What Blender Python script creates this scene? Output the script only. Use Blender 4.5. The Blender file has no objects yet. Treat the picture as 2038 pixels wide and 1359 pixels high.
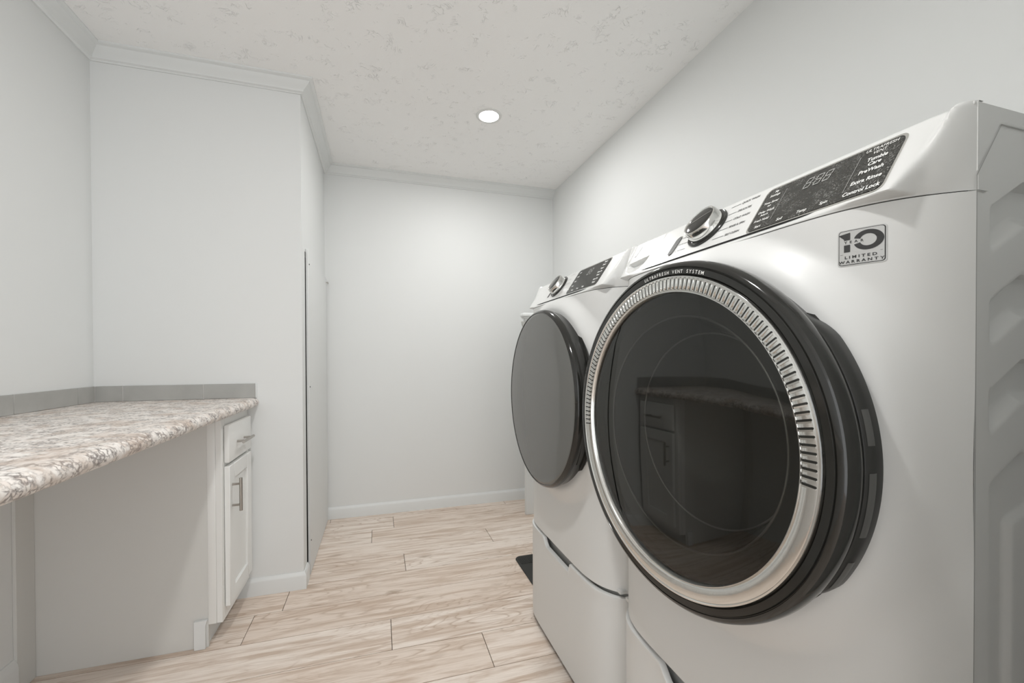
import bpy, bmesh, math, random
from mathutils import Vector, Matrix
random.seed(7)
S = bpy.context.scene
COL = S.collection

# ------------------------------------------------------------------ camera
W, H = 2038, 1359
F_PX, CX, CY = 825.71, 1000.39, 718.75
CAM_H = 1.0957
fwd = Vector((0.28501768, 0.95847963, -0.00904022))
rgt = Vector((0.95850384, -0.28505799, -0.00351059))
up = Vector((0.00594182, 0.00766451, 0.99995297))
cd = bpy.data.cameras.new('camera')
cam = bpy.data.objects.new('camera', cd)
COL.objects.link(cam)
m = Matrix.Identity(4)
for i in range(3):
    m[i][0] = rgt[i]; m[i][1] = up[i]; m[i][2] = -fwd[i]
m[2][3] = CAM_H
cam.matrix_world = m
cd.sensor_fit = 'HORIZONTAL'; cd.sensor_width = 36.0
cd.lens = F_PX / W * 36.0
cd.shift_x = (W / 2 - CX) / W
cd.shift_y = (CY - H / 2) / W
cd.clip_start = 0.02
S.camera = cam

# ------------------------------------------------------------------ light, exposure
wd = bpy.data.worlds.new('world'); S.world = wd; wd.use_nodes = True
wd.node_tree.nodes['Background'].inputs[0].default_value = (0.97, 0.985, 1.0, 1)
wd.node_tree.nodes['Background'].inputs[1].default_value = 2.15
S.view_settings.view_transform = 'Standard'
S.view_settings.look = 'None'
S.view_settings.gamma = 1.0
S.view_settings.exposure = 0.17
S.view_settings.use_curve_mapping = False
S.cycles.max_bounces = 12
S.cycles.diffuse_bounces = 8
S.cycles.glossy_bounces = 8
S.cycles.transparent_max_bounces = 12

def lamp(name, loc, size, power, color, spread=180, rot=(0, 0, 0)):
    l = bpy.data.lights.new(name, 'AREA'); l.shape = 'DISK'; l.size = size
    l.energy = power; l.color = color; l.spread = math.radians(spread)
    o = bpy.data.objects.new(name, l); COL.objects.link(o)
    o.location = loc; o.rotation_euler = rot
    return o
P_VIS, P_NEAR = 9.5, 13.0
L_COL = (1.0, 0.993, 0.975)
LIGHTS = [((0.572, 2.167), P_VIS), ((-0.10, 0.55), P_NEAR)]

# ------------------------------------------------------------------ room numbers
XL, XR = -1.150, 1.318            # left and right walls
YP, XP, YF = 2.158, -0.350, 3.033  # partition face, niche side wall, far wall
YN = -1.9                          # open end behind the photographer
HC = 2.394
CT = 0.914

# ------------------------------------------------------------------ helpers
def tag(o, label=None, cat=None, group=None, kind=None):
    if label: o['label'] = label
    if cat: o['category'] = cat
    if group: o['group'] = group
    if kind: o['kind'] = kind
    return o

def obj(name, bm, mats, parent=None, smooth=False, label=None, origin=None, recalc=True):
    """link a bmesh (in world coordinates) as one mesh object; children are moved into their root's space"""
    if recalc:
        bmesh.ops.recalc_face_normals(bm, faces=bm.faces)
    me = bpy.data.meshes.new(name)
    org = Vector((0, 0, 0))
    p = parent
    while p is not None:
        org += Vector(p.location); p = p.parent
    if origin is not None and parent is None:
        org = Vector(origin)
    bmesh.ops.translate(bm, verts=bm.verts, vec=-org)
    bm.to_mesh(me); bm.free()
    if not isinstance(mats, (list, tuple)): mats = [mats]
    for mm in mats: me.materials.append(mm)
    if smooth:
        for f in me.polygons: f.use_smooth = True
    me.set_sharp_from_angle(angle=math.radians(38))
    o = bpy.data.objects.new(name, me); COL.objects.link(o)
    if parent is not None: o.parent = parent
    elif origin is not None: o.location = org
    if label: o['label'] = label
    return o

def thing(name, loc, label, cat, group=None):
    o = bpy.data.objects.new(name, None); COL.objects.link(o)
    o.location = loc; o.empty_display_size = 0.1
    return tag(o, label, cat, group)

def bevel_all(bm, w, seg=2, angle=40):
    es = [e for e in bm.edges if len(e.link_faces) == 2 and e.calc_face_angle(0) > math.radians(angle)]
    if es: bmesh.ops.bevel(bm, geom=es, offset=w, segments=seg, profile=0.5, affect='EDGES', clamp_overlap=True)

def box(bm, a, b, mat=0, bev=0, seg=2):
    t = bmesh.new()
    vs = [t.verts.new((x, y, z)) for x in (a[0], b[0]) for y in (a[1], b[1]) for z in (a[2], b[2])]
    for q in ((0, 1, 3, 2), (4, 6, 7, 5), (0, 4, 5, 1), (2, 3, 7, 6), (0, 2, 6, 4), (1, 5, 7, 3)):
        f = t.faces.new([vs[i] for i in q]); f.material_index = mat
    bmesh.ops.recalc_face_normals(t, faces=t.faces)
    if bev: bevel_all(t, bev, seg)
    merge(bm, t, mat)

def merge(bm, t, mat=None):
    vm = {v: bm.verts.new(v.co) for v in t.verts}
    for f in t.faces:
        try:
            g = bm.faces.new([vm[v] for v in f.verts])
            g.material_index = f.material_index if mat is None else mat
            g.smooth = f.smooth
        except ValueError: pass
    t.free()

def prism(bm, pts, a, b, axis, mat=0, bev=0, seg=2):
    """pts: closed outline in the two other axes (in order), extruded from a to b along axis"""
    t = bmesh.new()
    def mk(p, c):
        if axis == 'x': return (c, p[0], p[1])
        if axis == 'y': return (p[0], c, p[1])
        return (p[0], p[1], c)
    A = [t.verts.new(mk(p, a)) for p in pts]; B = [t.verts.new(mk(p, b)) for p in pts]
    t.faces.new(A); t.faces.new(B[::-1])
    n = len(pts)
    for i in range(n):
        t.faces.new((A[i], B[i], B[(i + 1) % n], A[(i + 1) % n]))
    bmesh.ops.recalc_face_normals(t, faces=t.faces)
    if bev: bevel_all(t, bev, seg)
    merge(bm, t, mat)

def lathe_x(bm, prof, cy, cz, seg=160, mat=0, a0=0.0, a1=None, cap=False, dr=None):
    """revolve (x, r) points about the x axis line through cy, cz"""
    full = a1 is None
    n = seg if full else seg + 1
    rings = []
    for i in range(n):
        a = (2 * math.pi * i / seg) if full else a0 + (a1 - a0) * i / seg
        c, s = math.cos(a), math.sin(a)
        q = dr(i / seg) if dr else 0.0
        rings.append([bm.verts.new((x, cy + (r - q) * c, cz + (r - q) * s)) for x, r in prof])
    for i in range(seg):
        A, B = rings[i], rings[(i + 1) % n]
        for j in range(len(prof) - 1):
            if prof[j][1] < 1e-6 and prof[j + 1][1] < 1e-6: continue
            f = bm.faces.new((A[j], A[j + 1], B[j + 1], B[j])); f.material_index = mat; f.smooth = True
    bmesh.ops.remove_doubles(bm, verts=bm.verts, dist=1e-6)
    if not full and cap:
        for R in (rings[0], rings[-1]):
            try: bm.faces.new(R)
            except Exception: pass

def grid(nu, nv, fn, smooth=True, keep=None, mat=0):
    bm = bmesh.new()
    V = [[bm.verts.new(fn(i / nu, j / nv)) for j in range(nv + 1)] for i in range(nu + 1)]
    for i in range(nu):
        for j in range(nv):
            if keep and not keep((i + .5) / nu, (j + .5) / nv): continue
            f = bm.faces.new((V[i][j], V[i + 1][j], V[i + 1][j + 1], V[i][j + 1])); f.smooth = smooth; f.material_index = mat
    for v in [v for v in bm.verts if not v.link_faces]: bm.verts.remove(v)
    return bm

def tube(bm, p0, p1, r, seg=16, mat=0, caps=True):
    p0, p1 = Vector(p0), Vector(p1); d = (p1 - p0).normalized()
    a = d.orthogonal().normalized(); b = d.cross(a)
    A, B = [], []
    for i in range(seg):
        t = 2 * math.pi * i / seg; o = (a * math.cos(t) + b * math.sin(t)) * r
        A.append(bm.verts.new(p0 + o)); B.append(bm.verts.new(p1 + o))
    for i in range(seg):
        f = bm.faces.new((A[i], A[(i + 1) % seg], B[(i + 1) % seg], B[i])); f.smooth = True; f.material_index = mat
    if caps:
        bm.faces.new(A[::-1]).material_index = mat; bm.faces.new(B).material_index = mat

def sstep(e0, e1, x):
    t = min(1, max(0, (x - e0) / (e1 - e0))); return t * t * (3 - 2 * t)

def face_out(o):
    """turn an open shell so that its normals look into the room (-x)"""
    me = o.data
    if sum(p.normal.x * p.area for p in me.polygons) > 0:
        me.flip_normals()
    return o

def text_shape(body, size, bold=0.0):
    """outline faces of a line of text: list of polygons of 2D points, centred horizontally"""
    c = bpy.data.curves.new('lettering', 'FONT'); c.body = body; c.size = size
    c.align_x = 'CENTER'; c.align_y = 'CENTER'; c.offset = bold; c.resolution_u = 3
    o = bpy.data.objects.new('lettering', c); COL.objects.link(o)
    dg = bpy.context.evaluated_depsgraph_get(); dg.update()
    me = bpy.data.meshes.new_from_object(o.evaluated_get(dg))
    polys = [[(me.vertices[i].co.x, me.vertices[i].co.y) for i in p.vertices] for p in me.polygons]
    bpy.data.objects.remove(o); bpy.data.curves.remove(c); bpy.data.meshes.remove(me)
    return polys

def put_polys(bm, polys, fn, mat=0):
    cache = {}
    for p in polys:
        vs = []
        for q in p:
            k = (round(q[0], 6), round(q[1], 6))
            if k not in cache: cache[k] = bm.verts.new(fn(*q))
            vs.append(cache[k])
        try: bm.faces.new(vs).material_index = mat
        except ValueError: pass

# ------------------------------------------------------------------ materials
def new_mat(name, color, rough=0.5, metal=0.0, spec=0.5, coat=0.0):
    mt = bpy.data.materials.new(name); mt.use_nodes = True
    b = mt.node_tree.nodes['Principled BSDF']
    b.inputs['Base Color'].default_value = (*color, 1); b.inputs['Roughness'].default_value = rough
    b.inputs['Metallic'].default_value = metal; b.inputs['Specular IOR Level'].default_value = spec
    b.inputs['Coat Weight'].default_value = coat; b.inputs['Coat Roughness'].default_value = 0.05
    return mt

class N:
    def __init__(s, mt): s.t = mt.node_tree; s.b = s.t.nodes['Principled BSDF']
    def n(s, typ, **kw):
        nd = s.t.nodes.new(typ)
        for k, v in kw.items():
            if k.startswith('i_'): nd.inputs[k[2:].replace('_', ' ')].default_value = v
            else: setattr(nd, k, v)
        return nd
    def l(s, a, b): s.t.links.new(a, b)
    def ramp(s, src, stops, interp='LINEAR'):
        r = s.n('ShaderNodeValToRGB'); r.color_ramp.interpolation = interp
        e = r.color_ramp.elements
        while len(e) < len(stops): e.new(0.5)
        for k, (p, c) in enumerate(stops):
            e[k].position = p; e[k].color = (*c, 1) if len(c) == 3 else c
        s.l(src, r.inputs[0]); return r.outputs[0]
    def mathn(s, op, a, b=None, c=None):
        q = s.n('ShaderNodeMath', operation=op)
        for i, v in enumerate((a, b, c)):
            if v is None: continue
            if isinstance(v, (int, float)): q.inputs[i].default_value = v
            else: s.l(v, q.inputs[i])
        return q.outputs[0]
    def mix(s, fac, a, b, blend='MIX'):
        q = s.n('ShaderNodeMix', data_type='RGBA', blend_type=blend)
        for sock, v in ((q.inputs[0], fac), (q.inputs[6], a), (q.inputs[7], b)):
            if isinstance(v, (int, float)): sock.default_value = v
            elif isinstance(v, tuple): sock.default_value = (*v, 1)
            else: s.l(v, sock)
        return q.outputs[2]
    def bump(s, h, strength, dist=0.001):
        q = s.n('ShaderNodeBump'); q.inputs['Strength'].default_value = strength; q.inputs['Distance'].default_value = dist
        s.l(h, q.inputs['Height']); s.l(q.outputs[0], s.b.inputs['Normal'])
    def pos(s, scale=(1, 1, 1), loc=(0, 0, 0), rot=(0, 0, 0)):
        g = s.n('ShaderNodeNewGeometry'); mp = s.n('ShaderNodeMapping')
        mp.inputs['Scale'].default_value = scale; mp.inputs['Location'].default_value = loc; mp.inputs['Rotation'].default_value = rot
        s.l(g.outputs['Position'], mp.inputs[0]); return mp.outputs[0]
    def noise(s, vec, scale, detail=3, rough=0.5, dist=0.0):
        q = s.n('ShaderNodeTexNoise'); q.inputs['Scale'].default_value = scale; q.inputs['Detail'].default_value = detail
        q.inputs['Roughness'].default_value = rough; q.inputs['Distortion'].default_value = dist
        if vec is not None: s.l(vec, q.inputs['Vector'])
        return q

def mat_paint(name, color, rough=0.55, bump=0.04):
    mt = new_mat(name, color, rough, spec=0.35); k = N(mt)
    k.bump(k.noise(k.pos(), 260, 2).outputs[0], bump, 0.0008)
    return mt

M = {}
M['wall'] = mat_paint('wall_paint', (0.70, 0.712, 0.708))
M['trim'] = mat_paint('trim_paint', (0.70, 0.717, 0.715), 0.38, 0.015)
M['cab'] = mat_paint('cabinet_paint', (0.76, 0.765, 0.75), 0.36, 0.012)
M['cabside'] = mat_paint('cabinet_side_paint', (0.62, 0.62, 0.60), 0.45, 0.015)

def mat_ceiling():
    mt = new_mat('textured_ceiling', (0.87, 0.87, 0.865), 0.75, spec=0.2); k = N(mt)
    p = k.pos()
    warp = k.noise(p, 9, 2)
    wv = k.n('ShaderNodeVectorMath', operation='MULTIPLY_ADD'); k.l(warp.outputs['Color'], wv.inputs[0]); wv.inputs[1].default_value = (0.14, 0.14, 0.14); k.l(p, wv.inputs[2])
    a = k.noise(wv.outputs[0], 34, 2, 0.5, 1.0)
    ridge = k.mathn('SUBTRACT', 1.0, k.mathn('MULTIPLY', k.mathn('ABSOLUTE', k.mathn('SUBTRACT', a.outputs[0], 0.5)), 29.0))
    ridge = k.mathn('MAXIMUM', ridge, 0.0)
    msk = k.ramp(k.noise(p, 17, 4, 0.65).outputs[0], [(0.545, (0, 0, 0)), (0.64, (1, 1, 1))])
    h = k.mathn('MULTIPLY', ridge, msk)
    h2 = k.mathn('MULTIPLY_ADD', k.noise(p, 140, 2).outputs[0], 0.10, h)
    k.bump(h2, 0.75, 0.0027)
    return mt
M['ceiling'] = mat_ceiling()

def mat_wood():
    mt = new_mat('oak_vinyl_plank', (0.6, 0.5, 0.42), 0.42, spec=0.4); k = N(mt)
    at = k.n('ShaderNodeAttribute', attribute_name='plank')   # per-plank random value
    tc = k.pos()
    off = k.n('ShaderNodeCombineXYZ')
    k.l(k.mathn('MULTIPLY', at.outputs['Fac'], 37.0), off.inputs[0]); k.l(k.mathn('MULTIPLY', at.outputs['Fac'], 91.0), off.inputs[1])
    v = k.n('ShaderNodeVectorMath', operation='ADD'); k.l(tc, v.inputs[0]); k.l(off.outputs[0], v.inputs[1])
    def sc(s3):
        q = k.n('ShaderNodeVectorMath', operation='MULTIPLY'); k.l(v.outputs[0], q.inputs[0]); q.inputs[1].default_value = s3; return q.outputs[0]
    warpn = k.noise(sc((30, 120, 1)), 1.0, 3)
    # cathedral figure: contour lines of a long stretched noise
    big = k.noise(sc((1.5, 8.5, 1)), 1.0, 2.0, 0.45, 0.35)
    rings = k.mathn('FRACT', k.mathn('MULTIPLY', big.outputs[0], 19.0))
    line = k.ramp(rings, [(0.0, (1, 1, 1)), (0.16, (0.25, 0.25, 0.25)), (0.5, (0, 0, 0)), (0.9, (0.12, 0.12, 0.12)), (1.0, (1, 1, 1))])
    where = k.ramp(k.noise(sc((1.1, 5.0, 1)), 1.0, 2).outputs[0], [(0.42, (0.05, 0.05, 0.05)), (0.62, (1, 1, 1))])
    fig = k.mathn('MULTIPLY', line, where)
    fine = k.noise(sc((9.0, 260.0, 1)), 1.0, 5, 0.65)
    fineR = k.ramp(fine.outputs[0], [(0.38, (0, 0, 0)), (0.72, (1, 1, 1))])
    streak = k.noise(sc((2.2, 30.0, 1)), 1.0, 5, 0.68, 0.4)
    stR = k.ramp(streak.outputs[0], [(0.45, (0, 0, 0)), (0.62, (1, 1, 1))])
    knot = k.ramp(k.noise(sc((4.0, 10.0, 1)), 1.0, 1, 0.4).outputs[0], [(0.70, (0, 0, 0)), (0.80, (1, 1, 1))])
    base = k.mix(at.outputs['Fac'], (0.78, 0.68, 0.60), (0.86, 0.78, 0.71))
    c = k.mix(k.mathn('MULTIPLY', fineR, 0.34), base, (0.44, 0.335, 0.26))
    c = k.mix(k.mathn('MULTIPLY', stR, 0.66), c, (0.455, 0.325, 0.235))
    c = k.mix(k.mathn('MULTIPLY', fig, 0.60), c, (0.36, 0.245, 0.165))
    c = k.mix(k.mathn('MULTIPLY', knot, 0.55), c, (0.30, 0.20, 0.13))
    for (kx, ky, ks) in ((0.262, 2.318, 1.0), (0.085, 2.012, 1.0), (0.20, 1.93, 0.6), (0.78, 2.87, 0.7), (0.57, 1.93, 0.4)):
        q = k.n('ShaderNodeVectorMath', operation='MULTIPLY_ADD'); k.l(tc, q.inputs[0]); q.inputs[1].default_value = (22, 55, 0); q.inputs[2].default_value = (-kx * 22, -ky * 55, 0)
        q2 = k.n('ShaderNodeVectorMath', operation='MULTIPLY_ADD'); k.l(warpn.outputs['Color'], q2.inputs[0]); q2.inputs[1].default_value = (1.2, 1.2, 0); k.l(q.outputs[0], q2.inputs[2])
        ln = k.n('ShaderNodeVectorMath', operation='LENGTH'); k.l(q2.outputs[0], ln.inputs[0])
        c = k.mix(k.mathn('MULTIPLY', k.ramp(ln.outputs['Value'], [(0.25, (1, 1, 1)), (0.95, (0, 0, 0))]), 0.62 * ks), c, (0.27, 0.175, 0.10))
    k.l(c, k.b.inputs['Base Color'])
    k.bump(k.mathn('ADD', k.mathn('MULTIPLY', fig, -0.6), k.mathn('MULTIPLY', fine.outputs[0], 0.6)), 0.18, 0.0006)
    return mt
M['wood'] = mat_wood()
M['gap'] = new_mat('plank_gap', (0.10, 0.075, 0.055), 0.8)

def mat_laminate():
    mt = new_mat('speckled_laminate', (0.7, 0.66, 0.62), 0.33, spec=0.45); k = N(mt)
    p = k.pos()
    w = k.noise(p, 45, 3)
    wv = k.n('ShaderNodeVectorMath', operation='MULTIPLY_ADD'); k.l(w.outputs['Color'], wv.inputs[0]); wv.inputs[1].default_value = (0.022, 0.022, 0.022); k.l(p, wv.inputs[2])
    vor = k.n('ShaderNodeTexVoronoi', feature='DISTANCE_TO_EDGE'); vor.inputs['Scale'].default_value = 78; k.l(wv.outputs[0], vor.inputs['Vector'])
    vc = k.n('ShaderNodeTexVoronoi'); vc.inputs['Scale'].default_value = 78; k.l(wv.outputs[0], vc.inputs['Vector'])
    n1 = k.noise(p, 26, 5, 0.65, 0.5)
    n2 = k.noise(p, 9, 4, 0.6, 0.6)
    n3 = k.noise(p, 75, 4, 0.7)
    sep = k.n('ShaderNodeSeparateColor'); k.l(vc.outputs['Color'], sep.inputs[0])
    cell = k.ramp(sep.outputs[0], [(0.0, (0.78, 0.73, 0.685)), (0.5, (0.86, 0.825, 0.79)), (1.0, (0.72, 0.645, 0.59))])
    edge = k.ramp(vor.outputs['Distance'], [(0.03, (1, 1, 1)), (0.20, (0, 0, 0))])
    dark = k.ramp(n1.outputs[0], [(0.43, (0, 0, 0)), (0.55, (1, 1, 1))])
    c = k.mix(k.mathn('MULTIPLY', edge, k.mathn('MULTIPLY_ADD', dark, 0.72, 0.08)), cell, (0.13, 0.105, 0.095))
    br = k.ramp(n2.outputs[0], [(0.50, (0, 0, 0)), (0.64, (1, 1, 1))])
    c = k.mix(k.mathn('MULTIPLY', br, 0.55), c, (0.46, 0.34, 0.26))
    gr = k.ramp(n3.outputs[0], [(0.53, (0, 0, 0)), (0.62, (1, 1, 1))])
    c = k.mix(k.mathn('MULTIPLY', gr, k.mathn('MULTIPLY_ADD', dark, 0.62, 0.08)), c, (0.17, 0.14, 0.13))
    k.l(c, k.b.inputs['Base Color'])
    return mt
M['laminate'] = mat_laminate()

def mat_tile():
    mt = new_mat('grey_glazed_tile', (0.375, 0.375, 0.36), 0.3, spec=0.5); k = N(mt)
    c = k.ramp(k.noise(k.pos(), 14, 3).outputs[0], [(0.3, (0.36, 0.36, 0.345)), (0.7, (0.40, 0.40, 0.385))])
    k.l(c, k.b.inputs['Base Color']); return mt
M['tile'] = mat_tile()
M['grout'] = new_mat('pale_grout', (0.62, 0.61, 0.59), 0.8)
M['brush'] = new_mat('brushed_nickel', (0.42, 0.40, 0.37), 0.28, 1.0)
M['dark'] = new_mat('shade_black', (0.012, 0.012, 0.012), 0.9)  # near-black that paints shade into gaps and openings
M['white'] = new_mat('appliance_enamel', (0.66, 0.665, 0.655), 0.42, spec=0.45, coat=0.05)
N(M['white']).b.inputs['Coat Roughness'].default_value = 0.16
M['consolew'] = new_mat('appliance_plastic', (0.68, 0.685, 0.675), 0.26, spec=0.5, coat=0.3)
M['black'] = new_mat('gloss_black_plastic', (0.016, 0.016, 0.014), 0.10, spec=0.55)
M['satin'] = new_mat('satin_black_plastic', (0.022, 0.022, 0.020), 0.35)
M['chrome'] = new_mat('chrome_trim', (0.80, 0.80, 0.78), 0.10, 1.0)
def mat_chrome_ring():
    mt = new_mat('cast_chrome_ring', (0.74, 0.74, 0.72), 0.16, 1.0); k = N(mt)
    n = k.noise(k.pos(), 22, 3, 0.6, 0.8)
    k.bump(n.outputs[0], 0.12, 0.004); return mt
M['ring'] = mat_chrome_ring()
M['ink'] = new_mat('black_lettering', (0.03, 0.03, 0.03), 0.5)
M['inkw'] = new_mat('white_lettering', (0.82, 0.82, 0.80), 0.5)
M['inkg'] = new_mat('grey_lettering', (0.34, 0.34, 0.33), 0.5)
M['badge'] = new_mat('silver_badge', (0.55, 0.55, 0.54), 0.35, 0.6)
M['rubber'] = new_mat('black_rubber', (0.025, 0.025, 0.023), 0.7)
M['steel'] = new_mat('drum_steel', (0.30, 0.30, 0.29), 0.35, 1.0)
M['rimlight'] = new_mat('painted_arc_glint', (0.65, 0.65, 0.63), 0.22, 0.6)  # pale colour for the painted arcs of light in the bowl
M['bowl'] = new_mat('smoked_bowl', (0.14, 0.14, 0.13), 0.15, spec=0.6)
M['plate'] = new_mat('dark_grey_plate', (0.085, 0.085, 0.08), 0.4)
M['scoop'] = new_mat('grey_parts_and_shade', (0.42, 0.42, 0.405), 0.4)  # even grey of small parts, also painted shade in the grip gap

def mat_display():
    mt = new_mat('dusty_black_display', (0.02, 0.02, 0.018), 0.12, spec=0.5); k = N(mt)
    n = k.noise(k.pos((1, 1, 1)), 420, 3, 0.7)
    n2 = k.noise(k.pos((1, 1, 1)), 42, 3, 0.7)
    msk = k.mathn('MULTIPLY', k.ramp(n.outputs[0], [(0.50, (0, 0, 0)), (0.72, (1, 1, 1))]), k.ramp(n2.outputs[0], [(0.42, (0.1, 0.1, 0.1)), (0.62, (1, 1, 1))]))
    c = k.mix(k.mathn('MULTIPLY', msk, 0.8), (0.030, 0.030, 0.027), (0.34, 0.34, 0.325))
    k.l(c, k.b.inputs['Base Color'])
    k.l(k.mathn('MULTIPLY_ADD', msk, 0.5, 0.12), k.b.inputs['Roughness'])
    return mt
M['display'] = mat_display()

def mat_glass():
    mt = bpy.data.materials.new('smoked_door_glass'); mt.use_nodes = True
    t = mt.node_tree; t.nodes.clear()
    out = t.nodes.new('ShaderNodeOutputMaterial'); mx = t.nodes.new('ShaderNodeMixShader')
    tr = t.nodes.new('ShaderNodeBsdfTransparent'); tr.inputs[0].default_value = (0.42, 0.42, 0.40, 1)
    gl = t.nodes.new('ShaderNodeBsdfGlossy'); gl.inputs['Roughness'].default_value = 0.015; gl.inputs[0].default_value = (1, 1, 0.98, 1)
    fr = t.nodes.new('ShaderNodeFresnel'); fr.inputs[0].default_value = 1.55
    t.links.new(fr.outputs[0], mx.inputs[0]); t.links.new(tr.outputs[0], mx.inputs[1]); t.links.new(gl.outputs[0], mx.inputs[2])
    t.links.new(mx.outputs[0], out.inputs[0]); return mt
M['glass'] = mat_glass()
M['glassd'] = new_mat('mirror_black_door_glass', (0.10, 0.10, 0.093), 0.03, spec=1.0)
def mat_emit():
    mt = bpy.data.materials.new('lit_diffuser'); mt.use_nodes = True
    b = mt.node_tree.nodes['Principled BSDF']; b.inputs['Emission Color'].default_value = (1, 0.99, 0.97, 1)
    b.inputs['Emission Strength'].default_value = 14.0; return mt
M['emit'] = mat_emit()

# ------------------------------------------------------------------ room shell
def quad(name, pts, mt, th=None):
    bm = bmesh.new(); f = bm.faces.new([bm.verts.new(p) for p in pts])
    return bm

def slab(name, a, b, mt):
    bm = bmesh.new(); box(bm, a, b); return tag(obj(name, bm, mt), kind='structure')

T = 0.10
slab('wall_left', (XL - T, YN, 0), (XL, YP + T, HC), M['wall'])
slab('wall_right', (XR, YN, 0), (XR + T, YF + T, HC), M['wall'])
slab('added_shade_wall', (0.50, 0.09, 0), (XR, 0.15, HC), M['wall'])  # unseen wall piece, added to shade the washer's side
slab('wall_far', (XP - T, YF, 0), (XR, YF + T, HC), M['wall'])
slab('ceiling', (XL - T, YN, HC), (XR + T, YF + T, HC + T), M['ceiling'])
slab('wall_partition', (XL, YP, 0), (XP - 0.02, YP + 0.075, HC), M['wall'])
# niche side wall with a service opening behind the access panel
OY0, OY1, OZ = YP + 0.088, YF - 0.012, 1.625
bm = bmesh.new()
box(bm, (XP - 0.02, YP, 0), (XP, OY0, HC))
box(bm, (XP - 0.02, OY0, OZ), (XP, YF, HC))
box(bm, (XP - 0.02, OY1, 0), (XP, YF, OZ))
tag(obj('wall_niche', bm, M['wall']), kind='structure')
bm = bmesh.new(); box(bm, (XP - 0.34, YP + 0.075, 0), (XP - 0.02, YF, OZ + 0.06))
tag(obj('service_void_shade', bm, M['dark']), kind='structure')  # solid black block, the opening's shade put into its colour

# floor: planks with open joints
PW = 0.1935
rows = {}
y0 = 1.602 - 18 * PW
bm = bmesh.new(); lay = bm.faces.layers.float.new('plank')
known = {0: 0.040, -1: 0.385, 1: 0.705, 2: -0.410, 3: 0.125, 4: 0.645, 6: 0.085, 7: 0.90, -2: -0.30, 5: -0.05}
r_i = 0
g = 0.0013
for r_ in range(27):
    ya = y0 + r_ * PW; yb = ya + PW
    idx = r_ - 18
    j0 = known.get(idx, random.uniform(-0.6, 0.6))
    L = 1.22
    x = j0 - math.ceil((j0 - (XL - .1)) / L) * L
    while x < XR:
        xa, xb = max(x, XL), min(x + L, XR)
        if xb > xa and yb > YN:
            t = bmesh.new(); box(t, (xa + g, max(ya, YN) + g, -0.012), (xb - g, min(yb, YF) - g, 0.0), 0, 0.0005, 1)
            rnd = random.random(); n0 = len(bm.faces)
            vm = {v: bm.verts.new(v.co) for v in t.verts}
            for f in t.faces:
                q = bm.faces.new([vm[v] for v in f.verts]); q[lay] = rnd; q.material_index = 0
            t.free()
        x += L
box(bm, (XL - T, YN, -0.03), (XR + T, YF + T, -0.004), 1)
tag(obj('floor', bm, [M['wood'], M['gap']], recalc=False), kind='structure')

# crown moulding profile: (distance from wall, drop below ceiling)
CR = [(0, 0.056), (0.006, 0.056), (0.009, 0.050), (0.015, 0.047), (0.017, 0.041), (0.030, 0.030), (0.043, 0.019), (0.047, 0.012), (0.056, 0.009), (0.061, 0.005), (0.061, 0.0), (0, 0)]
def sweep(name, path, prof, mt, inward, smooth=False):
    """path: plan points; prof: (offset, z); inward(i) -> offset direction at point i (mitred)"""
    bm = bmesh.new(); R = []
    for i, p in enumerate(path):
        d = inward[i]
        R.append([bm.verts.new((p[0] + d[0] * o, p[1] + d[1] * o, z)) for o, z in prof])
    n = len(prof)
    for i in range(len(path) - 1):
        for j in range(n):
            bm.faces.new((R[i][j], R[i + 1][j], R[i + 1][(j + 1) % n], R[i][(j + 1) % n]))
    bm.faces.new(R[0]); bm.faces.new(R[-1][::-1])
    return obj(name, bm, mt)
cp = [(o, HC - dz) for o, dz in CR]
tag(sweep('trim_1', [(XL, YN), (XL, YP), (XP, YP), (XP, YF), (XR, YF)], cp, M['trim'],
          [(1, 0), (1, -1), (1, -1), (1, -1), (0, -1)]), kind='structure')
# baseboards
BB = [(0, 0), (0.012, 0), (0.012, 0.062), (0.0105, 0.068), (0.006, 0.075), (0.004, 0.080), (0, 0.080)]
tag(sweep('baseboard_far', [(XP, YF), (XR, YF)], BB, M['trim'], [(0, -1)] * 2), kind='structure')
tag(sweep('baseboard_partition', [(-0.66, YP), (XP, YP), (XP, YP + 0.092)], BB, M['trim'], [(0, -1), (1, -1), (1, 0)]), kind='structure')
BL = [(0, 0), (0.014, 0), (0.014, 0.088), (0.012, 0.098), (0.007, 0.108), (0.004, 0.116), (0, 0.117)]
tag(sweep('baseboard_left', [(XL, YN), (XL, 1.744)], BL, M['trim'], [(1, 0)] * 2), kind='structure')
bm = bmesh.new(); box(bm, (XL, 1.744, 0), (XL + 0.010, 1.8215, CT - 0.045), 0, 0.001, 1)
tag(obj('trim_2', bm, M['cabside']), kind='structure')

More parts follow.
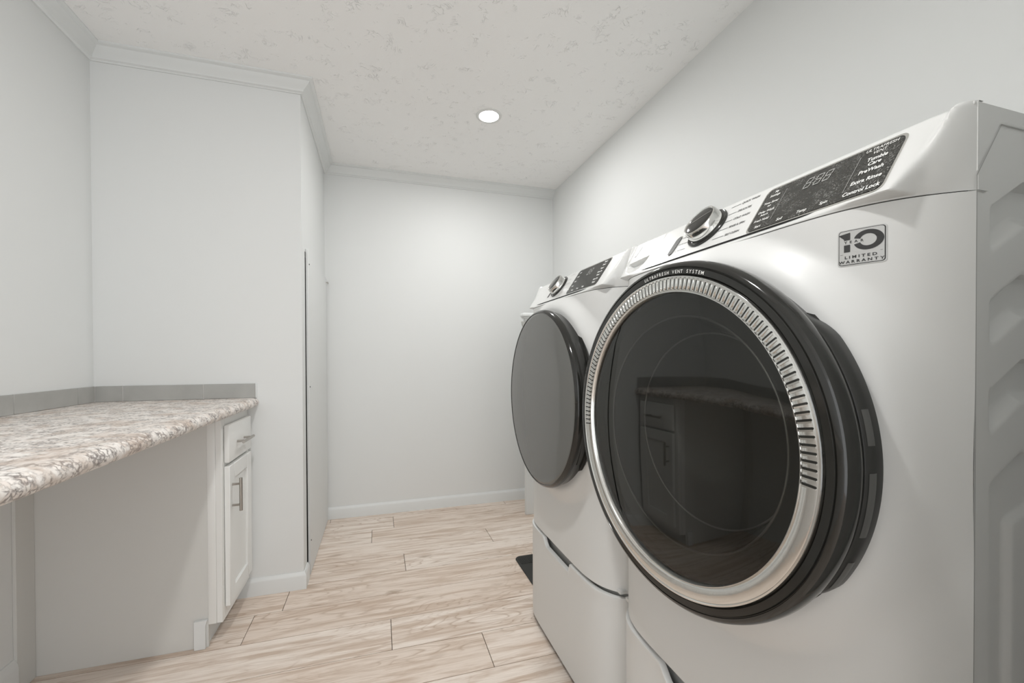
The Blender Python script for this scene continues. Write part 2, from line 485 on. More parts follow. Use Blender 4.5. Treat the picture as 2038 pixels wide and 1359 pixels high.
# ------------------------------------------------------------------ recessed lights
def downlight(x, y, label):
    t = thing('recessed_light', (x, y, HC), label, 'ceiling light')
    bm = bmesh.new()
    prof = [(HC - 0.001, 0.052), (HC - 0.005, 0.053), (HC - 0.0065, 0.058), (HC - 0.004, 0.066), (HC - 0.0003, 0.069)]
    def lz(prof):
        rr = []
        for i in range(64):
            a = 2 * math.pi * i / 64
            rr.append([bm.verts.new((x + r * math.cos(a), y + r * math.sin(a), z)) for z, r in prof])
        for i in range(64):
            for j in range(len(prof) - 1):
                f = bm.faces.new((rr[i][j], rr[i][j + 1], rr[(i + 1) % 64][j + 1], rr[(i + 1) % 64][j])); f.smooth = True
    lz(prof)
    obj('trim_ring', bm, M['consolew'], t)
    bm = bmesh.new(); lz([(HC - 0.003, 0.0525), (HC - 0.0040, 0.035), (HC - 0.0045, 0.002)])
    bm.faces.new([v for v in bm.verts if abs((Vector(v.co).xy - Vector((x, y))).length - 0.002) < 1e-4])
    obj('diffuser', bm, M['emit'], t, label='glowing white lens')
for (lx, ly), pw in LIGHTS:
    lamp('downlight_beam', (lx, ly, HC - 0.012), 0.11, pw, L_COL, 180)
downlight(LIGHTS[0][0][0], LIGHTS[0][0][1], 'small round lit recessed ceiling light above the plank floor')

# ------------------------------------------------------------------ counter run on the left
CXF = -0.535       # front edge of the top
bm = bmesh.new()
# rolled laminate edge profile in x,z, extruded along y
prof = [(XL + 0.004, CT), (CXF - 0.030, CT), (CXF - 0.016, CT - 0.0015), (CXF - 0.006, CT - 0.007), (CXF, CT - 0.017), (CXF, CT - 0.026),
        (CXF - 0.006, CT - 0.036), (CXF - 0.016, CT - 0.041), (CXF - 0.030, CT - 0.042), (XL + 0.004, CT - 0.042)]
prism(bm, prof, YN + 0.7, YP - 0.001, 'y')
for f in bm.faces:
    if abs(f.normal.y) < 0.5: f.smooth = True
ct = obj('countertop', bm, M['laminate'])
tag(ct, 'speckled cream and brown laminate countertop running along the left wall', 'countertop')
md = ct.modifiers.new('es', 'EDGE_SPLIT'); md.split_angle = math.radians(35)

# tile splash, two runs, with open joints
bs = thing('tile_backsplash', (XL, YP, CT), 'low row of grey tiles on the wall behind the countertop', 'backsplash')
TH = 0.0665; G = 0.0012
bm = bmesh.new()
for a, b in ((YN + 0.7, 0.535), (0.535, 0.84), (0.84, 1.143), (1.143, 1.446), (1.446, 1.748), (1.748, 2.050), (2.050, YP - 0.008)):
    box(bm, (XL + 0.0005, a + G, CT + 0.0008), (XL + 0.008, b - G, CT + TH), 0, 0.0008, 1)
box(bm, (XL + 0.0003, YN + 0.7, CT + 0.0004), (XL + 0.0062, YP - 0.006, CT + TH - 0.001), 1)
obj('side_wall_tiles', bm, [M['tile'], M['grout']], bs)
bm = bmesh.new()
for a, b in ((XL + 0.008, -1.047), (-1.047, -0.752), (-0.752, -0.546)):
    box(bm, (a + G, YP - 0.008, CT + 0.0008), (b - G, YP - 0.0005, CT + TH), 0, 0.0008, 1)
box(bm, (XL + 0.006, YP - 0.0062, CT + 0.0004), (-0.5475, YP - 0.0003, CT + TH - 0.001), 1)
obj('back_wall_tiles', bm, [M['tile'], M['grout']], bs)
bm = bmesh.new(); box(bm, (-0.5465, YP - 0.0085, CT + 0.0008), (-0.5415, YP - 0.0003, CT + TH + 0.0008), 0, 0.0008, 1)
obj('edge_strip', bm, M['trim'], bs)

# base cabinet at the far end of the counter
CY0, CYB = 1.822, YP - 0.001
XC = -0.580        # face frame front
cb = thing('base_cabinet', (-0.86, 1.99, 0), 'white painted base cabinet with one drawer over one door under the counter end', 'cabinet')
ZT = CT - 0.0425
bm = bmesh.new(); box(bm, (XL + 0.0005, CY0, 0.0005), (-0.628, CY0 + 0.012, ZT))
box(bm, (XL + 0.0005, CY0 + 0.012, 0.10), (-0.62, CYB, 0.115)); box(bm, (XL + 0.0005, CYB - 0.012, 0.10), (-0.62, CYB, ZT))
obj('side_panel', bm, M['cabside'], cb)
bm = bmesh.new()
box(bm, (-0.6275, CY0 - 0.003, 0.086), (-0.600, CY0 + 0.010, ZT), 0, 0.0015, 2)
obj('corner_strip', bm, M['cab'], cb)
bm = bmesh.new()
box(bm, (-0.6, CY0 - 0.001, 0.086), (XC, CY0 + 0.035, ZT), 0, 0.001, 1)
box(bm, (-0.6, CYB - 0.030, 0.086), (XC, CYB, ZT), 0, 0.001, 1)
box(bm, (-0.6, CY0 + 0.035, ZT - 0.045), (XC, CYB - 0.030, ZT))
box(bm, (-0.6, CY0 + 0.035, 0.086), (XC, CYB - 0.030, 0.14))
box(bm, (-0.6, CY0 + 0.035, 0.64), (XC, CYB - 0.030, 0.69))
obj('face_frame', bm, M['cab'], cb)
bm = bmesh.new(); box(bm, (-0.603, CY0 + 0.03, 0.09), (-0.599, CYB - 0.02, ZT - 0.01))
obj('inner_shade_sheet', bm, M['dark'], cb)  # thin black sheet painting the shade behind drawer and door gaps
bm = bmesh.new(); box(bm, (-0.652, CY0 - 0.002, 0.0005), (-0.634, CYB - 0.002, 0.088), 0, 0.001, 1)
obj('toe_kick', bm, M['trim'], cb)
bm = bmesh.new()
prism(bm, [(-0.672, 0.0005), (-0.6345, 0.0005), (-0.6345, 0.088), (-0.628, 0.108), (-0.672, 0.108)], CY0 - 0.013, CY0 - 0.001, 'y', 0, 0.001, 1)
obj('toe_kick_return', bm, M['trim'], cb)
DX0, DX1 = -0.579, -0.560
DY0, DY1 = 1.772 + 0.072, YP - 0.028
def bar_handle(par, p0, p1, n, name='handle'):
    """bar pull: p0-p1 bar axis, standing off by n towards -n"""
    p0, p1 = Vector(p0), Vector(p1); d = (p1 - p0)
    bm = bmesh.new(); tube(bm, p0, p1, 0.006, 20)
    for t in (0.18, 0.82):
        q = p0 + d * t; tube(bm, q, q + Vector((-n, 0, 0)), 0.0045, 14)
    return obj(name, bm, M['brush'], par, label='brushed nickel bar handle')
bm = bmesh.new()
box(bm, (DX0, DY0, 0.690), (DX1, DY1, 0.836), 0, 0.004, 2)
dr = obj('drawer', bm, M['cab'], cb)
bar_handle(dr, (-0.530, 1.912, 0.757), (-0.530, 2.050, 0.757), 0.0305)
bm = bmesh.new()
z0, z1, st = 0.132, 0.676, 0.058
box(bm, (DX0, DY0, z0), (DX1, DY0 + st, z1), 0, 0.002, 1); box(bm, (DX0, DY1 - st, z0), (DX1, DY1, z1), 0, 0.002, 1)
box(bm, (DX0, DY0 + st, z0), (DX1, DY1 - st, z0 + st), 0, 0.002, 1); box(bm, (DX0, DY0 + st, z1 - st), (DX1, DY1 - st, z1), 0, 0.002, 1)
box(bm, (DX0 + 0.002, DY0 + st - 0.004, z0 + st - 0.004), (DX1 - 0.010, DY1 - st + 0.004, z1 - st + 0.004))
dd = obj('door', bm, M['cab'], cb)
bar_handle(dd, (-0.530, 1.873, 0.622), (-0.530, 1.873, 0.492), 0.0305)

# ------------------------------------------------------------------ access panel in the niche
ap = thing('access_panel', (XP + 0.006, 2.66, 0.003), 'tall white access panel leaning over a dark gap beside the niche corner', 'panel')
bm = bmesh.new()
ya, yb = YP + 0.108, YF - 0.016
pts = [(ya + 0.010, 0.004), (yb, 0.004), (yb, 1.628), (ya - 0.004, 1.640)]
prism(bm, pts, XP + 0.0006, XP + 0.012, 'x', 0, 0.0012, 1)
obj('board', bm, M['wall'], ap)
for y, z in ((ya + 0.03, 0.17), (ya + 0.03, 0.95), (ya + 0.03, 1.57)):
    bm = bmesh.new(); tube(bm, (XP + 0.0115, y, z), (XP + 0.0145, y, z), 0.0035, 12)
    obj('screw', bm, M['satin'], ap, label='small dark screw head')
bm = bmesh.new(); tube(bm, (XP + 0.011, yb - 0.02, 1.600), (XP + 0.026, yb - 0.02, 1.602), 0.0035, 10); tube(bm, (XP + 0.024, yb - 0.02, 1.602), (XP + 0.024, yb - 0.02, 1.590), 0.003, 10)
obj('hook', bm, M['brush'], ap, label='small metal hook')

# ------------------------------------------------------------------ mat and boxed ledge past the dryer
bm = bmesh.new()
def rrect(x0, y0, x1, y1, r, n=8):
    pts = []
    for cx, cy, a0 in ((x1 - r, y1 - r, 0), (x0 + r, y1 - r, 90), (x0 + r, y0 + r, 180), (x1 - r, y0 + r, 270)):
        for i in range(n + 1):
            a = math.radians(a0 + 90 * i / n); pts.append((cx + r * math.cos(a), cy + r * math.sin(a)))
    return pts
prism(bm, rrect(0.700, 1.80, 1.22, 2.150, 0.035), 0.0003, 0.006, 'z', 0, 0.0015, 1)
for i in range(50):
    x = 0.715 + i * 0.010
    box(bm, (x, 2.060, 0.0058), (x + 0.005, 2.135, 0.0085))
mt_ = obj('rubber_mat', bm, M['rubber'])
tag(mt_, 'black ribbed rubber mat with rounded corners on the floor past the dryer', 'mat')

lg = thing('divider_panel', (1.14, 2.725, 0), 'narrow white half-height divider panel with moulded cap standing beyond the dryer', 'divider')
bm = bmesh.new(); box(bm, (0.972, 2.710, 0.0005), (XR - 0.001, 2.737, 1.36), 0, 0.002, 1)
obj('body', bm, M['trim'], lg)
bm = bmesh.new()
for e, za, zb in ((0.006, 1.350, 1.364), (0.014, 1.364, 1.374), (0.024, 1.374, 1.404)):
    box(bm, (0.972 - e, 2.710 - e, za), (XR - 0.002, 2.737 + e, zb), 0, 0.012 if e > 0.02 else 0.003, 4)
obj('cap', bm, M['trim'], lg)
bm = bmesh.new(); prism(bm, [(0.9725, 1.345), (0.948, 1.345), (0.951, 1.325), (0.960, 1.30), (0.9725, 1.29)], 2.714, 2.733, 'y', 0, 0.002, 1)
obj('bracket', bm, M['scoop'], lg, label='grey corbel under the cap')

# ------------------------------------------------------------------ laundry machines
HWID = 0.352
XS = 0.702          # where the front wraps to the side
def base_x(d, p=6.5, x0=0.611, x1=XS):
    return x0 + (x1 - x0) * min(1.0, abs(d) / HWID) ** p
ZB, ZSEAM, ZTOP = 0.411, 1.298, 1.409
CZ = 0.9525          # door centre height

def front_x(d, z):
    x = base_x(d)
    r = math.hypot(d, z - CZ)
    lip = 1 - sstep(0.315, 0.372, r)
    x -= 0.026 * lip * (1 - sstep(0.30, 0.352, abs(d)) * 0.6)
    return x

SCOOP = [(0.214, 1.350), (0.296, 1.343), (0.300, 1.336), (0.287, 1.320), (0.262, 1.311), (0.232, 1.316), (0.216, 1.334)]
def poly_depth(d, z, P):
    """how far inside a convex outline a point lies (negative outside)"""
    m_ = 1e9
    area = sum(P[i][0] * P[(i + 1) % len(P)][1] - P[(i + 1) % len(P)][0] * P[i][1] for i in range(len(P)))
    sg = 1 if area > 0 else -1
    for i in range(len(P)):
        (x0, y0_), (x1, y1_) = P[i], P[(i + 1) % len(P)]
        l = math.hypot(x1 - x0, y1_ - y0_)
        m_ = min(m_, sg * ((x1 - x0) * (z - y0_) - (y1_ - y0_) * (d - x0)) / l)
    return m_

def cons_x(d, z, scoop=False):
    t = max(0.0, (z - ZSEAM) / (ZTOP - ZSEAM))
    e = 0.010 * ((t - 0.93) / 0.07) ** 2 if t > 0.93 else 0.0
    ad = min(1.0, abs(d) / HWID)
    xf = 0.6125 + 0.076 * t + e
    lean = 0.043 * t * t + e
    xb = 0.611 + lean + (0.706 - 0.611 - lean) * ad ** (6.5 + 11.0 * t)
    xf = xf + (0.706 - xf) * ad ** 24
    dr = 0.301 + 0.030 * t ** 0.7
    k = sstep(dr, dr + 0.013, abs(d)) if t > 0 else 1.0
    k = max(k, 1 - sstep(0.03, 0.09, t))
    x = xf + (xb - xf) * k
    if scoop:
        x += 0.016 * sstep(-0.001, 0.010, poly_depth(d, z, SCOOP))
    return x

def surf_patch(fn, y0, y1, z0, z1, r, lift, th, n=60):
    """rounded plate that follows a curved surface fn(y, z, lift)"""
    bm = bmesh.new(); cols = []; nz = max(8, n // 3)
    ys = [y0 + (y1 - y0) * i / n for i in range(n + 1)]
    for k in range(1, 5):
        ys += [y0 + r * (1 - math.cos(math.radians(k * 18))), y1 - r * (1 - math.cos(math.radians(k * 18)))]
    ys = sorted(set(round(v, 7) for v in ys))
    for y in ys:
        e = max(0.0, r - min(y - y0, y1 - y)); ins = r - math.sqrt(max(0.0, r * r - e * e)) if e > 0 else 0.0
        ins = min(ins, r - 1e-5)
        za, zb = z0 + ins, z1 - ins
        cols.append([bm.verts.new(fn(y, za + (zb - za) * j / nz, lift)) for j in range(nz + 1)])
    for i in range(len(cols) - 1):
        for j in range(nz):
            bm.faces.new((cols[i][j], cols[i + 1][j], cols[i + 1][j + 1], cols[i][j + 1]))
    es = [e for e in bm.edges if e.is_boundary]
    rt = bmesh.ops.extrude_edge_only(bm, edges=es)
    for v in rt['geom']:
        if isinstance(v, bmesh.types.BMVert): v.co.x += th
    return bm

def machine(cy, kind):
    w = kind == 'washer'
    lab = ('white front-load washing machine with chrome-ringed dark door, nearest the camera' if w else
           'white front-load dryer with plain dark glass door, beyond the washing machine')
    root = thing('washing_machine' if w else 'dryer', (0.97, cy, ZB), lab, 'washing machine' if w else 'dryer')
    # front panel, open behind the door glass
    bm = grid(150, 190, lambda a, b: (front_x((a - .5) * 2 * HWID, ZB + (ZSEAM - ZB) * b), cy + (a - .5) * 2 * HWID, ZB + (ZSEAM - ZB) * b),
              keep=lambda a, b: math.hypot((a - .5) * 2 * HWID, ZB + (ZSEAM - ZB) * b - CZ) > 0.275)
    edge_v = [v for v in bm.verts if abs(v.co.z - ZSEAM) < 1e-5 or abs(v.co.z - ZB) < 1e-5]
    es = [e for e in bm.edges if e.is_boundary and (all(abs(v.co.z - ZSEAM) < 1e-5 for v in e.verts) or all(abs(v.co.z - ZB) < 1e-5 for v in e.verts))]
    rt = bmesh.ops.extrude_edge_only(bm, edges=es)
    for v in rt['geom']:
        if isinstance(v, bmesh.types.BMVert): v.co.x += 0.02
    obj('front_panel', bm, M['white'], root, recalc=False)
    # cabinet: sides with pressed stiffening shapes, rear
    XB = 1.262
    def side_depth(x, z):
        # sloping pressed louvres, then a large pressed field below
        d = 0.0
        u = min(x, 0.80) - 0.735
        zz = z - (u * 0.56 if u > 0 else 0)
        for top in (1.281, 1.163, 1.052):
            m_ = sstep(top - 0.046 - 0.012, top - 0.046 + 0.008, zz) * (1 - sstep(top - 0.003, top + 0.003, zz))
            d = max(d, m_ * sstep(0.733, 0.743, x) * (1 - sstep(1.20, 1.22, x)))
        big = (1 - sstep(0.926, 0.934, zz)) * sstep(0.736, 0.742, x) * sstep(0.45, 0.47, z) * (1 - sstep(1.20, 1.22, x))
        inner = (1 - sstep(0.872, 0.884, z - (x - 0.785) * 0.3)) * sstep(0.783, 0.792, x) * sstep(0.48, 0.50, z)
        d = max(d, big * 0.75) - 0.0
        d = d * 0.014 - 0.007 * inner * big
        # step where the top casing overlaps the steel side
        cut = 1.317 + max(0.0, min(1.0, (x - 0.700) / 0.050)) * 0.069
        d += 0.0016 * (1 - sstep(cut - 0.001, cut + 0.001, z))
        return d
    for sgn in (-1, 1):
        if sgn == -1:
            NX, NZ = 120, 300
        else:
            NX, NZ = 4, 4
        XA = XS + 0.002
        def fn(a, b, s=sgn):
            x = XA + (XB - XA) * (a ** 1.7 if s == -1 else a); z = ZB + (ZTOP - 0.002 - ZB) * b
            z += 0.56 * max(0.0, min(x, 0.80) - 0.735) * max(0.0, min(1.0, (ZTOP - 0.002 - z) / 0.07, (z - ZB) / 0.07))
            dep = side_depth(x, z) if s == -1 else 0
            return (x, cy + s * (HWID - dep), z)
        bm = grid(NX, NZ, fn)
        es = [e for e in bm.edges if e.is_boundary and all(abs(v.co.x - XA) < 1e-5 for v in e.verts)]
        rt = bmesh.ops.extrude_edge_only(bm, edges=es)
        for v in rt['geom']:
            if isinstance(v, bmesh.types.BMVert): v.co.y -= sgn * 0.02
        obj('side_panel', bm, M['white'], root)
        bm = bmesh.new()
        pl = [(XS + 0.0005, ZB + 0.002), (XS + 0.0005, 1.317), (0.7505, 1.386), (XB, 1.386)]
        yy = cy + sgn * (HWID + 0.0002)
        for i in range(3):
            (xa, za), (xb_, zb) = pl[i], pl[i + 1]; l = math.hypot(xb_ - xa, zb - za)
            nx, nz = -(zb - za) / l * 0.0006, (xb_ - xa) / l * 0.0006
            bm.faces.new([bm.verts.new(q) for q in ((xa + nx, yy, za + nz), (xb_ + nx, yy, zb + nz), (xb_ - nx, yy, zb - nz), (xa - nx, yy, za - nz))])
        obj('side_seam', bm, M['inkg'], root)
    bm = bmesh.new()
    box(bm, (XB - 0.004, cy - HWID + 0.003, ZB), (XB, cy + HWID - 0.003, ZTOP - 0.003))
    box(bm, (0.66, cy - HWID + 0.012, ZB + 0.002), (XB, cy + HWID - 0.012, ZB + 0.010))
    obj('rear_panel', bm, M['white'], root)
    bm = bmesh.new()
    prism(bm, [(0.700, cy - HWID + 0.001), (XB, cy - HWID + 0.001), (XB, cy + HWID - 0.001), (0.700, cy + HWID - 0.001)], ZTOP - 0.006, ZTOP, 'z', 0, 0.002, 2)
    obj('top_panel', bm, M['white'], root)
    # near-black strip, painted as the shade inside the console seam
    bm = bmesh.new(); n = 60; R = []
    for i in range(n + 1):
        d = (i / n - .5) * 2 * (HWID - 0.006)
        x = base_x(d) + 0.006
        R.append([bm.verts.new((x, cy + d, z)) for z in (ZSEAM - 0.012, ZSEAM + 0.012)])
    for i in range(n): bm.faces.new((R[i][0], R[i + 1][0], R[i + 1][1], R[i][1]))
    obj('seam_shade_strip', bm, M['dark'], root)
    # console
    ZC0 = ZSEAM + 0.0018
    bm = grid(300, 64, lambda a, b: (cons_x((a - .5) * 2 * HWID, ZC0 + (ZTOP - ZC0) * b, w), cy + (a - .5) * 2 * HWID, ZC0 + (ZTOP - ZC0) * b))
    es = [e for e in bm.edges if e.is_boundary and (all(abs(v.co.z - ZC0) < 1e-5 for v in e.verts) or all(abs(v.co.z - ZTOP) < 1e-5 for v in e.verts))]
    rt = bmesh.ops.extrude_edge_only(bm, edges=es)
    for v in rt['geom']:
        if isinstance(v, bmesh.types.BMVert): v.co.x = max(v.co.x + 0.02, 0.0) if v.co.z < ZTOP - 0.01 else max(v.co.x, 0.715)
    cons = obj('console', bm, M['consolew'], root, recalc=False)

    def onc(y, z, lift=0.0006):
        return (cons_x(y - cy, z) - lift, y, z)
    TGT = [None, None]
    def words(bm, body, y, z, size, bold=0.0, slant=0.0, right=False, left=False):
        P = text_shape(body, size, bold)
        if right or left:
            xs = [q[0] for p in P for q in p]; sh = (max(xs) if right else min(xs))
            P = [[(q[0] - sh, q[1]) for q in p] for p in P]
        bw_ = bmesh.new()
        put_polys(bw_, P, lambda a, b: onc(y - a - slant * b, z + b, LIFT[0]))
        obj('printed_word', bw_, TGT[0], TGT[1])
    LIFT = [0.0008]
    # display window
    if w: dy0, dy1, dz0, dz1 = 0.378, 0.582, 1.314, 1.393
    else: dy0, dy1, dz0, dz1 = 1.114, 1.325, 1.316, 1.398
    def patch(y0, y1, z0, z1, r, lift, mt, name, par, th=0.004, nx=24, nz=12):
        """rounded plate following the console surface, with a rim thickness"""
        bm = surf_patch(onc, y0, y1, z0, z1, r, lift, th)
        return obj(name, bm, mt, par)
    patch(dy0 - 0.003, dy1 + 0.003, dz0 - 0.003, dz1 + 0.003, 0.011, 0.0008, M['chrome'], 'display_bezel', root)
    dsp = patch(dy0, dy1, dz0, dz1, 0.009, 0.0016, M['display'] if w else M['black'], 'display', root)
    LIFT[0] = 0.0024
    dw = dy1 - dy0
    bm = None; TGT[:] = [M['inkw'], dsp]
    zc = lambda f: dz0 + (dz1 - dz0) * f
    if w:
        yr = dy0 + 0.025
        for f, s in ((0.93, 'ULTRAFRESH'), (0.845, 'VENT')): words(bm, s, yr + 0.001, zc(f), 0.0068)
        words(bm, 'Tumble', yr, zc(0.715), 0.0082, 0.0002); words(bm, 'Care', yr, zc(0.615), 0.0082, 0.0002)
        words(bm, 'PreWash', yr, zc(0.48), 0.0082, 0.0002)
        words(bm, 'Extra Rinse', yr, zc(0.29), 0.0082, 0.0002)
        words(bm, 'Control Lock', yr, zc(0.095), 0.0082, 0.0002)
        yl = dy1 - 0.021
        for f, s in ((0.90, 'My'), (0.81, 'Settings'), (0.64, 'Time Saver'), (0.56, 'on'), (0.43, 'Delay Wash'), (0.35, 'hours'), (0.22, 'Fresh Hold'), (0.07, 'Start')):
            words(bm, s, yl, zc(f), 0.0062, 0.0001)
        words(bm, 'Soil', dy0 + dw * 0.70, zc(0.075), 0.0070, 0.0001)
        words(bm, 'Temp', dy0 + dw * 0.52, zc(0.085), 0.0070, 0.0001)
        words(bm, 'Spin', dy0 + dw * 0.36, zc(0.10), 0.0070, 0.0001)
    else:
        for f in (0.92, 0.80, 0.66, 0.53, 0.40, 0.25, 0.12): words(bm, 'Extra Dry' if int(f * 100) % 2 else 'Timed', dy0 + 0.026, zc(f), 0.0072, 0.0002)
        for f in (0.88, 0.70, 0.50, 0.30): words(bm, 'Level', dy1 - 0.022, zc(f), 0.0068, 0.0002)
        for f in (0.80, 0.62, 0.44): words(bm, 'Temp', dy0 + dw * f, zc(0.09), 0.0068, 0.0002)
    # seven-segment figures and window outline
    bm = bmesh.new()
    def seg7(y, z, hgt, wd, pat):
        bm = bmesh.new()
        t_ = 0.0008; sl = 0.18
        P = {'a': ((0, 1), (1, 1)), 'g': ((0, .5), (1, .5)), 'd': ((0, 0), (1, 0)), 'f': ((0, .5), (0, 1)), 'b': ((1, .5), (1, 1)), 'e': ((0, 0), (0, .5)), 'c': ((1, 0), (1, .5))}
        for k in pat:
            (a0, b0), (a1, b1) = P[k]
            def pt(a, b, da, db): return onc(y - (a * wd + b * hgt * sl) - da, z + b * hgt + db, 0.0024)
            if b0 == b1: q = [pt(a0, b0, 0, -t_), pt(a1, b1, 0, -t_), pt(a1, b1, 0, t_), pt(a0, b0, 0, t_)]
            else: q = [pt(a0, b0 + .06, -t_, 0), pt(a0, b0 + .06, t_, 0), pt(a1, b1 - .06, t_, 0), pt(a1, b1 - .06, -t_, 0)]
            bm.faces.new([bm.verts.new(c) for c in q])
        obj('display_digit', bm, M['inkg'], dsp)
    cyd = dy0 + dw * 0.58
    bm = bmesh.new()
    if w:
        seg7(cyd + 0.010, zc(0.66), 0.016, 0.009, 'abcdefg'); seg7(cyd - 0.006, zc(0.66), 0.016, 0.009, 'abcdefg'); seg7(cyd - 0.020, zc(0.66), 0.016, 0.009, 'abcdefg')
        for q in (0.3, 0.7):
            c = onc(cyd - 0.0035 - q * 0.0025, zc(0.66) + 0.016 * q, 0.0024)
            bm.faces.new([bm.verts.new((c[0], c[1] + a, c[2] + b)) for a, b in ((-.0007, -.0007), (.0007, -.0007), (.0007, .0007), (-.0007, .0007))])
        obj('display_colon', bm, M['inkg'], dsp)
        for yy in (dy0 + 0.050, dy1 - 0.041):
            bm = bmesh.new()
            bm.faces.new([bm.verts.new(onc(yy + a, z, 0.0023)) for a, z in ((-.00035, zc(.16)), (.00035, zc(.16)), (.00035, zc(.86)), (-.00035, zc(.86)))])
            obj('display_outline', bm, M['inkg'], dsp)
    else:
        seg7(cyd, zc(0.62), 0.018, 0.010, 'abcdefg'); seg7(cyd - 0.018, zc(0.62), 0.018, 0.010, 'abcdefg')

    # programme dial
    ky, kz = (0.708, 1.362) if w else (1.447, 1.362)
    n_ = Vector((-1, 0, 0)); base = Vector(onc(ky, kz, 0))
    # face normal of the sloping console
    dxdz = (cons_x(ky - cy, kz + .01) - cons_x(ky - cy, kz - .01)) / .02
    nrm = Vector((-1, 0, dxdz)).normalized()
    tz = Vector((dxdz, 0, 1)).normalized(); ty = Vector((0, 1, 0))
    def lathe_n(prof, mt, name, par, seg=72, mi=None):
        bm = bmesh.new(); R = []
        for i in range(seg):
            a = 2 * math.pi * i / seg
            R.append([bm.verts.new(base + nrm * h + (ty * math.cos(a) + tz * math.sin(a)) * r) for h, r in prof])
        for i in range(seg):
            for j in range(len(prof) - 1):
                f = bm.faces.new((R[i][j], R[i][j + 1], R[(i + 1) % seg][j + 1], R[(i + 1) % seg][j])); f.smooth = True
        if prof[-1][1] < 0.01: bm.faces.new([r[-1] for r in R])
        return obj(name, bm, mt, par)
    dl = lathe_n([(-0.002, 0.046), (0.0035, 0.046), (0.0045, 0.0445), (0.003, 0.040), (0.003, 0.030)], M['black'], 'dial', root)
    dl['label'] = 'round programme dial with black base ring'
    k_ = lathe_n([(0.003, 0.0385), (0.006, 0.0388), (0.024, 0.0372), (0.0275, 0.0355), (0.0280, 0.0335), (0.0265, 0.0322)], M['chrome'], 'chrome_ring', dl)
    lathe_n([(0.0265, 0.0322), (0.0270, 0.0310), (0.0285, 0.020), (0.0290, 0.0005)], M['black'], 'dial_cap', dl)
    bm = bmesh.new()
    q0 = base + nrm * 0.0295
    for s in (-1, 1): pass
    vs = [q0 + ty * a + tz * b for a, b in ((0.029, -0.007), (0.010, -0.0015), (-0.012, 0.007), (-0.029, 0.012), (-0.0288, 0.0126), (-0.012, 0.0082), (0.010, 0.0), (0.0288, -0.0062))]
    bm.faces.new([bm.verts.new(v) for v in vs])
    obj('dial_pointer', bm, M['chrome'], dl)
    # programme names
    bm = bmesh.new(); LIFT[0] = 0.0006; TGT[:] = [M['ink'] if w else M['inkg'], cons]
    def rule(ya, za, yb_, zb, t_=0.0004):
        n2 = 6; bm = bmesh.new()
        for i in range(n2):
            f0, f1 = i / n2, (i + 1) / n2
            y_a, z_a, y_b, z_b = ya + (yb_ - ya) * f0, za + (zb - za) * f0, ya + (yb_ - ya) * f1, za + (zb - za) * f1
            bm.faces.new([bm.verts.new(onc(*q, 0.0006)) for q in ((y_a, z_a - t_), (y_b, z_b - t_), (y_b, z_b + t_), (y_a, z_a + t_))])
        obj('pointer_line', bm, TGT[0], TGT[1])
    if w:
        names = ['QUICK WASH', 'DELICATES', 'COLD WASH', 'RINSE & SPIN', 'SELF CLEAN']
        for i, s in enumerate(names):
            z = 1.393 - i * 0.0165
            yy = 0.641 - i * 0.0005
            words(bm, s, yy, z, 0.0062, 0.0001, left=True)
            rule(yy + 0.003, z, ky - 0.047 + abs(i - 1.6) * 0.0035, z - 0.0005)
        for i, s in enumerate(['NORMAL', 'BULKY', 'TOWELS', 'WHITES', 'ACTIVE']):
            z = 1.392 - i * 0.0155
            words(bm, s, ky + 0.058, z, 0.0045, right=True)
            rule(ky + 0.057, z, ky + 0.047 - abs(i - 1.6) * 0.0025, z)
        words(bm, 'Odor Block', 0.935, 1.382, 0.0052)
    else:
        for i, s in enumerate(['COTTONS', 'MIXED', 'DELICATES', 'TOWELS', 'TIMED']):
            z = 1.395 - i * 0.0165
            words(bm, s, ky - 0.062, z, 0.0055, left=True)
            words(bm, s[::-1][::-1], ky + 0.062, z, 0.0045, right=True)
            rule(ky - 0.060, z, ky - 0.048, z)
    # start/pause slot
    py, pz = (0.793, 1.347) if w else (1.508, 1.350)
    bm = bmesh.new()
    def stad(yc, zc_, hw, hh, slant, lift, mt, name, par):
        bm = bmesh.new(); vs = []
        for i in range(28):
            a = 2 * math.pi * i / 28
            yy = hw * math.cos(a); zz = hw * math.sin(a) + (hh if math.sin(a) >= 0 else -hh)
            vs.append((yc + yy - slant * zz, zc_ + zz))
        top = [bm.verts.new(onc(*v, lift)) for v in vs]; bot = [bm.verts.new(onc(*v, -0.002)) for v in vs]
        bm.faces.new(top)
        for i in range(28): bm.faces.new((top[i], bot[i], bot[(i + 1) % 28], top[(i + 1) % 28]))
        return obj(name, bm, mt, par)
    if w:
        st_ = stad(py, pz, 0.0098, 0.013, 0.1, 0.0012, M['chrome'], 'start_button', root)
        stad(py, pz, 0.0086, 0.0125, 0.1, 0.0022, M['ink'], 'button_face', st_)
        st_['label'] = 'black oval start button'
        # detergent drawer front outline and its scooped grip
        dwr = None
        bm = bmesh.new()
        LIFT[0] = 0.0006
        for (ya, za, yb_, zb) in ((0.868, ZC0 + 0.0005, 0.868, ZTOP - 0.008), (0.868, ZTOP - 0.008, 0.992, ZTOP - 0.008)):
            if ya == yb_:
                bm.faces.new([bm.verts.new(onc(y, z, 0.0005)) for y, z in ((ya - .0005, za), (ya + .0005, za), (ya + .0005, zb), (ya - .0005, zb))])
        dwr = obj('detergent_drawer', bm, M['inkg'], root)
        stad(0.962, 1.378, 0.0065, 0.010, 0.1, 0.0012, M['scoop'], 'release_tab', dwr)
    else:
        st_ = stad(py, pz, 0.0042, 0.016, 0.1, 0.0016, M['satin'], 'start_button', root)
        st_['label'] = 'narrow black start button'

    # ---------------- door
    door_lab = 'dark glass door with slotted chrome ring' if w else 'dark mirror-like glass door with black rim'
